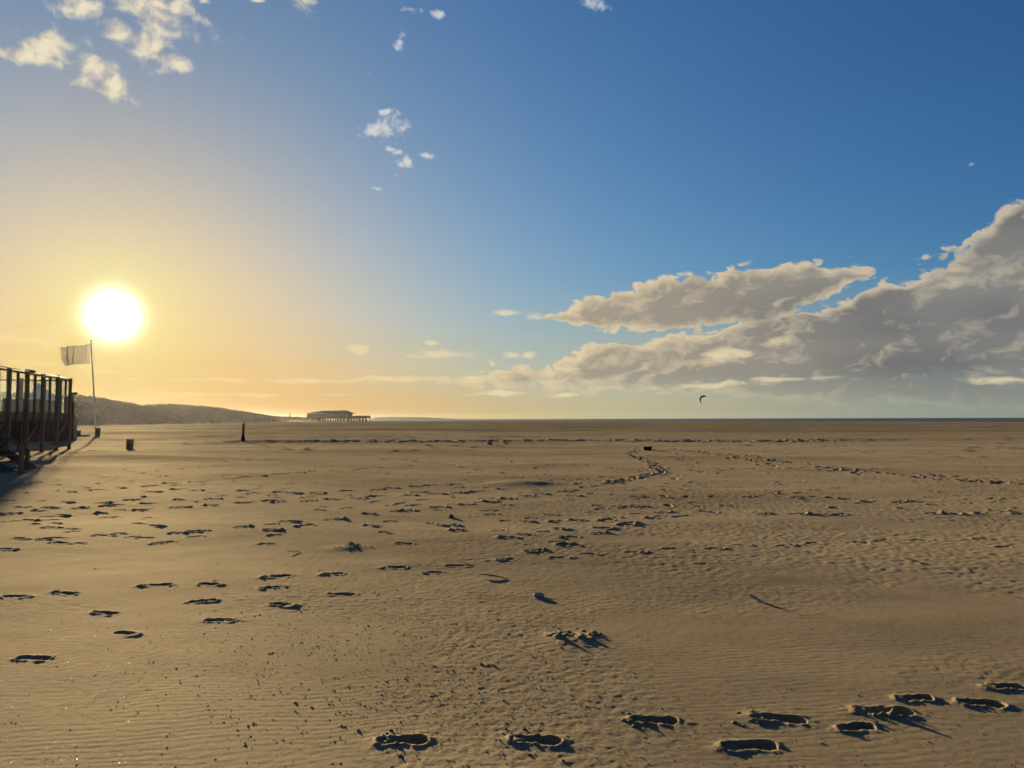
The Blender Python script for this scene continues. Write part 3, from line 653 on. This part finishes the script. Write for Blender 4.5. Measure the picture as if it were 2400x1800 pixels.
def build_pavilion():
    Y = 63.0; x1 = wpt(173, 990, Y).x
    t = empty('beach_pavilion', (x1, Y, 0), .62); tag(t, 'low brown clad beach pavilion behind the glass terrace', 'building')
    zg = -.6; zt = 3.05
    for k in range(40):                                     # vertical cladding boards along the front
        a = -k * .55
        if 5 < k < 36 and k % 6 in (2, 3, 4): continue
        MB().box(a - .53, a, 0, .05, zg, zt).build('cladding_board', BROWNP, t)
    MB().box(-22, -.02, .08, 8, zg, zt - .02).build('wall', BROWNP, t)
    for k in range(6, 36):
        if k % 6 == 3:
            a = -k * .55
            w = MB().box(a - 1.08, a + .53, .055, .075, 1.0, 2.6).build('window', GLASS, t)
            MB().box(a - 1.10, a + .55, .0, .05, 2.6, zt - .01).build('lintel', WOOD_D, w); MB().box(a - 1.10, a + .55, 0, .05, zg, 1.0).build('sill_panel', BROWNP, w)
    MB().box(-22.4, .25, -.35, 8.4, zt, zt + .14).build('roof', WOOD_D, t)
    MB().box(.02, .30, .5, 1.3, zg, 1.9).build('side_cabinet', CONC, t)
    a = MB(); a.raw([(-3.2, -.2, zt + .15), (-1.0, -.2, zt + .15), (-2.6, -.2, zt + 1.55), (-3.2, .1, zt + .15), (-1.0, .1, zt + .15), (-2.6, .1, zt + 1.55)], [(0, 1, 2), (5, 4, 3), (0, 3, 4, 1), (1, 4, 5, 2), (2, 5, 3, 0)])
    a.build('sail_shade', PAINT, t)
build_pavilion()

# ------------------------------------------------------------------ flagpole and the small things near it
def flag_material():
    m, g, p = new_mat('flag_cloth'); nt = m.node_tree; n = nt.nodes
    tl = n.new('ShaderNodeBsdfTranslucent'); tl.inputs[0].default_value = (.36, .34, .27, 1)
    p.inputs['Base Color'].default_value = (.55, .54, .48, 1); p.inputs['Roughness'].default_value = .9
    mx = n.new('ShaderNodeMixShader'); mx.inputs[0].default_value = .35
    nt.links.new(p.outputs[0], mx.inputs[1]); nt.links.new(tl.outputs[0], mx.inputs[2]); nt.links.new(mx.outputs[0], n['Material Output'].inputs[0]); return m
def build_flagpole():
    Y = 73.0; b = wpt(226, 1021, Y); tp = wpt(213, 799, Y); zg = slope(b.x, Y) - .3
    t = empty('flagpole', (b.x, Y, zg)); tag(t, 'tall pale pole flying a rippling white flag beside the terrace', 'flagpole')
    L = lambda p: (p[0] - b.x, p[1] - Y, p[2] - zg)
    MB().tube([(0, 0, 0), L((b.x + (tp.x - b.x) * .5, Y, (tp.z + zg) / 2)), L(tp)], [.085, .07, .045], 12).build('pole', PAINT, t, smooth=True)
    MB().tube([L((tp.x, Y, tp.z)), L((tp.x, Y, tp.z + .04)), L((tp.x, Y, tp.z + .12))], [.07, .08, .02], 12).build('finial', STEEL, t, smooth=True)
    nu, nv = 64, 24; V = []; k = Y / FPX
    ur, lr = (211.5, 806), (210.5, 852); ul, ll = (147, 814), (152, 857)
    for j in range(nv):
        for i in range(nu):
            s, q = i / (nu - 1), j / (nv - 1)
            x = (ur[0] * (1 - q) + lr[0] * q) * (1 - s) + (ul[0] * (1 - q) + ll[0] * q) * s
            y = (ur[1] * (1 - q) + lr[1] * q) * (1 - s) + (ul[1] * (1 - q) + ll[1] * q) * s
            y += 1.6 * math.sin(s * 7) * s; x += 1.2 * math.sin(q * 5 + s * 9) * s
            P = wpt(x, y, Y)
            dep = (.06 + .32 * s ** .6) * math.sin(s * 31 + 1.7 * math.sin(q * 3.2 + s * 4)) + .10 * s * math.sin(q * 9 + s * 5)
            V.append(L((P.x, Y + dep, P.z)))
    f = MB(); f.raw(V, [(j * nu + i, j * nu + i + 1, (j + 1) * nu + i + 1, (j + 1) * nu + i) for j in range(nv - 1) for i in range(nu - 1)])
    fo = f.build('flag', flag_material(), t, smooth=True)
    MB().tube([L(wpt(212.5, 804, Y)), L(wpt(224.5, 990, Y))], .008, 6).build('halyard', PAINT, t)
build_flagpole()

def litter_bin(px, py, Y, w, h, label, lean=0.0, mat=WOOD_D):
    p = wpt(px, py, Y); zg = ground_z(p.x, Y) if Y < 70 else slope(p.x, Y)
    t = empty('litter_bin', (p.x, Y, zg)); t.rotation_euler = (0, lean, .3); tag(t, label, 'bin')
    n = 14
    for k in range(n):
        a = 2 * math.pi * k / n; r0, r1 = w * .45, w * .5; ca, sa = math.cos(a), math.sin(a); hw = math.pi * w / n * .43
        q = MB(); P = []
        for z, r in ((-.05, r0), (h, r1)):
            P += [((r - .012) * ca + hw * sa, (r - .012) * sa - hw * ca, z), ((r + .012) * ca + hw * sa, (r + .012) * sa - hw * ca, z), ((r + .012) * ca - hw * sa, (r + .012) * sa + hw * ca, z), ((r - .012) * ca - hw * sa, (r - .012) * sa + hw * ca, z)]
        q.hexa(P).build('stave', mat, t)
    MB().tube([(0, 0, -.05), (0, 0, h * .96)], [w * .40, w * .45], 16).build('liner', BLACK, t, smooth=False)
    for z, r in ((h * .2, w * .475), (h * .82, w * .508)):
        MB().tube([(r * math.cos(6.2832 * k / 20), r * math.sin(6.2832 * k / 20), z) for k in range(21)], .012, 6).build('hoop', STEEL, t, smooth=True)
litter_bin(303.5, 1053, 40.6, .34, .56, 'small dark wooden bin standing alone on the sand in front of the dunes', .05)
litter_bin(229, 1020, 72.6, .46, .84, 'brown wooden bin at the foot of the flagpole', 0, WOOD)

def build_marker():
    Y = 57.5; p = wpt(569.5, 1031, Y); zg = ground_z(p.x, Y)
    t = empty('marker_post', (p.x, Y, zg)); tag(t, 'solitary round timber post standing upright on the open beach', 'post')
    top = 1.36
    MB().tube([(0, 0, -.3), (.0, 0, .4), (.02, 0, 1.0), (.03, 0, top - .03), (.03, 0, top)], [.10, .098, .094, .092, .075], 14).build('shaft', WOOD_D, t, smooth=True)
    MB().tube([(0, 0, -.3), (0, 0, .22), (.0, 0, .36), (0, 0, .47)], [.145, .14, .125, .10], 14).build('base_sleeve', BLACK, t, smooth=True)
build_marker()

def build_blocks():
    Y = 72.0; p = wpt(179, 1018, Y); zg = slope(p.x, Y) - .05
    t = empty('storage_chest', (p.x, Y, zg)); tag(t, 'dark storage chest standing at the end of the terrace', 'chest')
    MB().box(-.28, .28, -.25, .25, 0, .62).build('body', WOOD_D, t, bevel=.02); MB().box(-.30, .30, -.27, .27, .625, .70).build('lid', BROWNP, t, bevel=.015)
    p = wpt(196, 1021, Y + .5); t = empty('concrete_block', (p.x, Y + .5, zg)); tag(t, 'low pale concrete block between dark chest and flagpole', 'block')
    MB().box(-.44, .44, -.3, .3, -.1, .27).build('body', CONC, t, bevel=.02); MB().box(-.40, .40, -.26, .26, .272, .31).build('cap', CONC, t, bevel=.01)
build_blocks()

# ------------------------------------------------------------------ pier pavilion on stilts, far along the beach
def build_pier():
    Y = 760.0; k = Y / FPX; Z = lambda y: CAM_H + (978.8 - y) * k; X = lambda x: (x - 1200) * k
    xo = X(794); zo = slope(xo, Y)
    t = empty('pier_pavilion', (xo, Y, zo)); tag(t, 'dark beach restaurant on tall stilts far along the beach', 'building')
    lx = lambda x: X(x) - xo; lz = lambda y: Z(y) - zo
    PW = rough_mat('pier_timber', (.022, .018, .014), (.04, .032, .024), .9, .3, bump=0, spec=.1)
    MB().box(lx(722), lx(864), -10, 12, lz(977.2), lz(974.8)).build('deck', PW, t)
    MB().box(lx(724), lx(822), -7, 9, lz(974.75), lz(966.5)).build('wall', PW, t)
    r = MB(); a, b, c, d = lx(723), lx(830), lx(758), lx(812); e, f = lz(966.2), lz(959.6)
    P = [(a, -8.5, lz(965.6)), (b, -8.5, lz(967.2)), (b, 10.5, lz(967.2)), (a, 10.5, lz(965.6)), (c, -1.5, f), (d, -1.5, f), (d, 3.5, f), (c, 3.5, f)]
    r.raw(P, [(0, 1, 5, 4), (1, 2, 6, 5), (2, 3, 7, 6), (3, 0, 4, 7), (4, 5, 6, 7), (3, 2, 1, 0)]); ro = r.build('roof', PW, t)
    MB().box(lx(800), lx(803), 0, 1.2, f - .6, f + .35).build('chimney', PW, ro)
    for x in [726, 732, 739, 743, 749, 753.5, 757, 762, 768.5, 775, 781, 786.5, 791, 795, 798.5, 803, 811, 818.5, 823, 827, 832, 836, 840.5, 847, 854, 861]:
        for y in (-9, 11):
            MB().tube([(lx(x) + random.uniform(-.2, .2), y, -2.5), (lx(x), y, lz(977.25))], random.uniform(.40, .62), 8).build('stilt', PW, t, smooth=True)
    MB().box(lx(724), lx(862), -9.4, -8.8, lz(978.2), lz(977.22)).build('joist', PW, t)
    for x in np.linspace(831, 863.5, 14):
        q = MB(); q.box(lx(x) - .09, lx(x) + .09, -9.9, -9.72, lz(974.7), lz(970.6) + random.uniform(-.2, .4)); q.build('railing_post', PW, t)
    MB().box(lx(829), lx(864), -9.85, -9.77, lz(974.7), lz(972.2)).build('windbreak', PW, t); MB().box(lx(829), lx(864), 9.2, 9.3, lz(974.7), lz(971.6)).build('windbreak', PW, t)
    for x in np.linspace(728, 820, 12): MB().box(lx(x) - 1.4, lx(x) + 1.4, -7.06, -7.02, lz(973.5), lz(969.0)).build('window', GLASS, t)
    for x0, x1 in ((660, 722),):
        w = MB(); w.box(lx(x0), lx(x1), 4, 7, lz(976.6), lz(975.9)); w.build('walkway', PW, t)
        for x in np.linspace(x0 + 2, x1 - 4, 5): MB().tube([(lx(x), 5.5, -2.5), (lx(x), 5.5, lz(976.62))], .25, 8).build('stilt', PW, t)
    for px, y0, y1, nm in ((697.5, 960, 986, 'tall thin mast between the short mast and the pier restaurant'), (714.5, 957.5, 986, 'tall thin mast closest to the pier restaurant wall'), (680, 967, 986, 'short mast with a board beside the low far dunes')):
        m0 = wpt(px, y1, Y + 4); m1 = wpt(px, y0, Y + 4); e = empty('mast', (m0.x, Y + 4, m0.z - 1)); tag(e, nm, 'mast')
        MB().tube([(0, 0, 0), (0, 0, m1.z - m0.z + 1)], [.14, .07], 8).build('pole', PW, e)
        if y0 == 967: MB().box(-.7, -.2, -.08, .08, m1.z - m0.z - 3.2, m1.z - m0.z + .2).build('board', PW, e); MB().box(.25, .6, -.08, .08, m1.z - m0.z - 3.4, m1.z - m0.z + .4).build('board', PW, e)
        else: MB().tube([(0, 0, m1.z - m0.z + 1), (0, 0, m1.z - m0.z + 1.15)], [.1, .03], 8).build('cap', PW, e)
build_pier()

# ------------------------------------------------------------------ kite
def build_kite():
    Y = 350.0; k = Y / FPX; c = wpt(1649.6, 936.6, Y)
    t = empty('kite', tuple(c)); tag(t, 'dark crescent shaped power kite flying above the sea horizon', 'kite')
    n = 40; V = []; lead = []; rad = 9.3 * k
    for i in range(n + 1):
        s = i / n; a = R(48 + s * (243 - 48)); w = math.sin(math.pi * min(max(s * .98 + .02, 0), 1)) ** .7 * (1.3 + .5 * s)
        rr = rad * (1 + .05 * math.sin(s * math.pi)); ca, sa = math.cos(a), math.sin(a)
        o = Vector((rr * ca, -.1, rr * sa)); lead.append(o)
        for j in range(7):
            q = j / 6; ch = w * 1.0
            V.append((o.x - ca * ch * .62 * q, o.y + ch * 1.2 * q - .25 * ch * math.sin(math.pi * q), o.z - sa * ch * .62 * q))
    m, g, p = new_mat('kite_cloth'); co = m.node_tree.nodes.new('ShaderNodeTexCoord').outputs['Object']
    z = g.sep(co)[2]
    g.put(p.inputs['Base Color'], g.mix(g.m('MULTIPLY', g.ramp(z, -1.1, -.7), g.ramp(z, .35, 0)), (.012, .010, .010), (.10, .045, .075))); p.inputs['Roughness'].default_value = .6
    f = MB(); f.raw(V, [(i * 7 + j, i * 7 + j + 1, (i + 1) * 7 + j + 1, (i + 1) * 7 + j) for i in range(n) for j in range(6)])
    ko = f.build('canopy', m, t, smooth=True); md = ko.modifiers.new('thick', 'SOLIDIFY'); md.thickness = .03
    MB().tube(lead, [.03 + .10 * math.sin(math.pi * i / n) ** .6 for i in range(n + 1)], 8).build('leading_edge', BLACK, t, smooth=True)
    for i in (8, 14, 20, 26, 32): MB().tube([Vector(V[i * 7 + j]) for j in range(7)], [.06, .06, .055, .05, .045, .04, .03], 6).build('strut', BLACK, t, smooth=True)
build_kite()

# ------------------------------------------------------------------ flotsam on the sand
def on_ground(px, py):
    x, y = gpt(px, py); return x, y, ground_z(x, y)
def build_flotsam():
    x, y, z = on_ground(1516, 1055)
    t = empty('fish_crate', (x, y, z), .15); tag(t, 'black plastic fish crate washed up where the dark trail starts', 'crate')
    w, d, h = .215, .15, .165
    for nm, b in (('side_panel', (-w, w, -d, -d + .02, .03, h)), ('side_panel', (-w, w, d - .02, d, .03, h)), ('end_panel', (-w, -w + .02, -d + .021, d - .021, .03, h)), ('end_panel', (w - .02, w, -d + .021, d - .021, .03, h)), ('bottom', (-w + .021, w - .021, -d + .021, d - .021, .04, .06))):
        MB().box(*b).build(nm, BLACK, t, bevel=.004)
    MB().box(-w - .02, w + .02, -d - .02, d + .02, h + .001, h + .028).build('rim', BLACK, t, bevel=.004)
    for sx in (-.8, -.25, .3, .8): MB().box(sx * w - .03, sx * w + .03, -d - .005, d + .005, -.06, .029).build('runner', BLACK, t)
    MB().box(-w - .05, -w - .025, -d, -d + .03, .02, .15).build('handle', CONC, t)
    # driftwood and stones
    def chunk(name, px, py, size, sx, sy, sz, mat, label, cat, seed):
        x, y, z = on_ground(px, py); bm = bmesh.new(); bmesh.ops.create_icosphere(bm, subdivisions=3, radius=1); rg = random.Random(seed)
        o1, o2 = rg.random() * 40, rg.random() * 40
        for v in bm.verts:
            n = float(perlin(v.co.x * 1.3 + o1, v.co.y * 1.3 + v.co.z * 1.7 + o2, 3)) * .5 + float(perlin(v.co.x * 3 + o2, v.co.y * 3 - v.co.z * 3 + o1, 5)) * .22
            v.co *= 1 + n; v.co = Vector((v.co.x * sx, v.co.y * sy, v.co.z * sz)) * size
        me = bpy.data.meshes.new(name); bm.to_mesh(me); bm.free(); me.materials.append(mat)
        o = bpy.data.objects.new(name, me); COL.objects.link(o); o.location = (x, y, z + size * sz * .35); o.rotation_euler = (0, .1, rg.random() * 3); return tag(o, label, cat)
    chunk('driftwood_lump', 1148, 1045, .16, 1.3, .7, .8, WOOD_D, 'dark lump of driftwood in front of the churned strip', 'driftwood', 1)
    chunk('pale_stone', 1187, 1039, .10, 1.2, .8, .8, CONC, 'small pale stone right of the dark driftwood lump', 'stone', 2)
    BRICK = rough_mat('brick_red', (.13, .06, .05), (.2, .09, .07), .9, 20)
    chunk('brick_fragment', 1057, 1213, .042, 1.2, .7, .9, BRICK, 'small dark red fragment on the pitted sand in mid beach', 'fragment', 3)
    # a stick half buried
    x0, y0, z0 = on_ground(1122, 1351); x1, y1, z1 = on_ground(1188, 1357)
    st = MB(); st.tube([(x0 - x0, 0, .035), ((x1 - x0) * .35, (y1 - y0) * .4, .03), ((x1 - x0) * .65, (y1 - y0) * .6, .022), (x1 - x0, y1 - y0, .006)], [.008, .008, .007, .004], 8)
    so_ = st.build('driftwood_stick', WOOD_D, None, smooth=True); so_.location = (x0, y0, z0); tag(so_, 'thin dark stick lying on sand in the middle of the foreground', 'stick')
    SHELL = rough_mat('mussel_shell', (.24, .21, .16), (.40, .36, .29), .45, 30, bump=.3, spec=.5)
    def shell(px, py, size, rz, tilt, label, mat=SHELL):
        x, y, z = on_ground(px, py); V = []; nu, nv = 18, 9
        for j in range(nv):
            for i in range(nu):
                a = math.pi * 2 * i / nu; q = j / (nv - 1); rr = q * (1 + .12 * math.cos(a)); hh = .40 * q ** 2
                V.append((size * (rr * math.cos(a) - .1 * (1 - q)), size * rr * .68 * math.sin(a), size * hh + .0015 * math.cos(q * 40)))
        m = MB(); m.raw(V, [(j * nu + i, (j + 1) * nu + i, (j + 1) * nu + (i + 1) % nu, j * nu + (i + 1) % nu) for j in range(nv - 1) for i in range(nu)])
        o = m.build('shell', mat, None, smooth=True); o.location = (x, y, z + .004); o.rotation_euler = (tilt, .12, rz); md = o.modifiers.new('thick', 'SOLIDIFY'); md.thickness = .004
        return tag(o, label, 'shell')
    shell(1261, 1399, .052, .3, .75, 'large pale cockle shell tilted up on smooth sand')
    RZ = rough_mat('razor_shell', (.30, .26, .20), (.55, .50, .42), .5, 20, bump=.2, spec=.5)
    x, y, z = on_ground(1772, 1408); V = []
    for i in range(9):
        q = i / 8 - .5
        for j in range(7): a = (j / 6 - .5) * 2.0; V.append((q * .13 + .01 * math.cos(q * 3), .016 * math.sin(a), .012 * math.cos(a)))
    m = MB(); m.raw(V, [(i * 7 + j, i * 7 + j + 1, (i + 1) * 7 + j + 1, (i + 1) * 7 + j) for i in range(8) for j in range(6)])
    o = m.build('razor_shell', RZ, None, smooth=True); o.location = (x, y, z + .02); o.rotation_euler = (1.2, .45, -.55); md = o.modifiers.new('thick', 'SOLIDIFY'); md.thickness = .002
    tag(o, 'slim razor shell sticking up out of smooth sand and casting a shadow', 'shell')
    for px, py, L_, rz, lab in ((2137, 1319, .16, -.35, 'thin dark twig on sand at the edge of the pitted patch'), (2376, 1325, .10, .3, 'short twig on the pitted sand near the picture edge'), (690, 1294, .16, .5, 'pale twig standing clear of a sand ridge among footprints')):
        x, y, z = on_ground(px, py); m = MB(); m.tube([(-L_ / 2 * math.cos(rz), -L_ / 2 * math.sin(rz), .03), (0, 0, .016), (L_ / 2 * math.cos(rz), L_ / 2 * math.sin(rz), .004)], [.004, .005, .003], 6)
        o = m.build('twig', WOOD_D if px != 690 else RZ, None, smooth=True); o.location = (x, y, z); tag(o, lab, 'twig')
build_flotsam()

def build_clods():
    rg = random.Random(21); mb = MB(); fl = MB()
    ico = [(0, 0, 1), (.9, 0, .1), (.25, .86, 0), (-.75, .5, .1), (-.72, -.55, 0), (.3, -.85, .05), (0, 0, -.8)]
    fac = [(0, 1, 2), (0, 2, 3), (0, 3, 4), (0, 4, 5), (0, 5, 1), (6, 2, 1), (6, 3, 2), (6, 4, 3), (6, 5, 4), (6, 1, 5)]
    def clod(x, y, s):
        z = ground_z(x, y); a = rg.random() * 6.28; ca, sa = math.cos(a), math.sin(a); j = lambda: rg.uniform(.65, 1.3)
        mb.raw([(x + s * (p[0] * ca - p[1] * sa) * j(), y + s * (p[0] * sa + p[1] * ca) * j(), z + s * p[2] * .65 * j()) for p in ico], fac)
    def dens(px, py):
        d = .06
        d += 1.0 * math.exp(-((px - 1010) / 330) ** 2 - ((py - 1480) / 150) ** 2)
        d += .5 * math.exp(-((px - 1050) / 420) ** 2 - ((py - 1640) / 90) ** 2)
        d += .25 * math.exp(-((px - 650) / 300) ** 2 - ((py - 1480) / 120) ** 2) + .35 * math.exp(-((px - 1250) / 500) ** 2 - ((py - 1260) / 60) ** 2)
        d += .22 * math.exp(-((px - 1900) / 400) ** 2 - ((py - 1700) / 80) ** 2)
        return d
    n = 0
    while n < 5200:
        px, py = rg.uniform(-60, 2460), 1230 + 600 * rg.random() ** .9
        if rg.random() > dens(px, py): continue
        x, y = gpt(px, py); n += 1
        s = min(rg.lognormvariate(-5.6, .40), .018) * (1 + .05 * max(0, y - 5)); clod(x, y, s)
        if rg.random() < .3:
            for _ in range(rg.randrange(1, 5)): clod(x + rg.gauss(0, .03), y + rg.gauss(0, .03), s * rg.uniform(.4, .9))
    for px, py, w, c in ((1345, 1492, .12, 26), (820, 1280, .14, 24), (2085, 1672, .09, 12), (925, 1735, .08, 8), (1240, 1735, .07, 7), (1500, 1695, .06, 6), (1790, 1690, .08, 8), (1165, 1560, .05, 4), (1095, 1570, .02, 2)):
        x, y = gpt(px, py)
        for _ in range(c): clod(x + rg.gauss(0, w), y + rg.gauss(0, w), rg.uniform(.007, .022))
    m, g, p = new_mat('clod_sand'); co = m.node_tree.nodes.new('ShaderNodeTexCoord').outputs['Object']
    g.put(p.inputs['Base Color'], g.mix(g.ramp(g.noise(co, 60, 4), .3, .7), (.24, .17, .085), (.18, .13, .065))); p.inputs['Roughness'].default_value = .9; p.inputs['Specular IOR Level'].default_value = .1
    tag(mb.build('sand_clods', m), 'small crumbs and clods of damp sand strewn over the foreground', 'sand', kind='stuff')
    for _ in range(1100):                                      # shell grit that glitters
        px, py = rg.gauss(350, 420), 1300 + 520 * rg.random()
        if px < -60: continue
        x, y = gpt(px, py); z = ground_z(x, y); s = rg.uniform(.0010, .0028); a = rg.random() * 6.28; b = a + rg.uniform(1.7, 2.5); c = b + rg.uniform(1.7, 2.4); tl = rg.uniform(-.3, .6)
        fl.raw([(x + s * math.cos(q), y + s * math.sin(q), z + .0015 + s * (.5 + tl * math.sin(q))) for q in (a, b, c)], [(0, 1, 2)])
    m = rough_mat('shell_grit', (.45, .41, .34), (.6, .56, .48), .4, 50, bump=0, spec=.6)
    tag(fl.build('shell_grit', m), 'tiny glittering flecks of broken shell on the foreground sand', 'shell grit', kind='stuff')
build_clods()

# ------------------------------------------------------------------ low haze over beach and sea
def build_haze():
    m = bpy.data.materials.new('haze_air'); m.use_nodes = True; nt = m.node_tree; nt.nodes.remove(nt.nodes['Principled BSDF'])
    v = nt.nodes.new('ShaderNodeVolumePrincipled'); v.inputs['Color'].default_value = (.92, .93, .95, 1)
    v.inputs['Density'].default_value = 1.7e-5; v.inputs['Anisotropy'].default_value = .83
    nt.links.new(v.outputs[0], nt.nodes['Material Output'].inputs['Volume'])
    o = MB().box(-3700, 3700, -3700, 3700, -13.5, 17.0).build('haze', m); tag(o, 'thin golden haze lying over the beach and the sea', 'haze', kind='stuff')
build_haze()
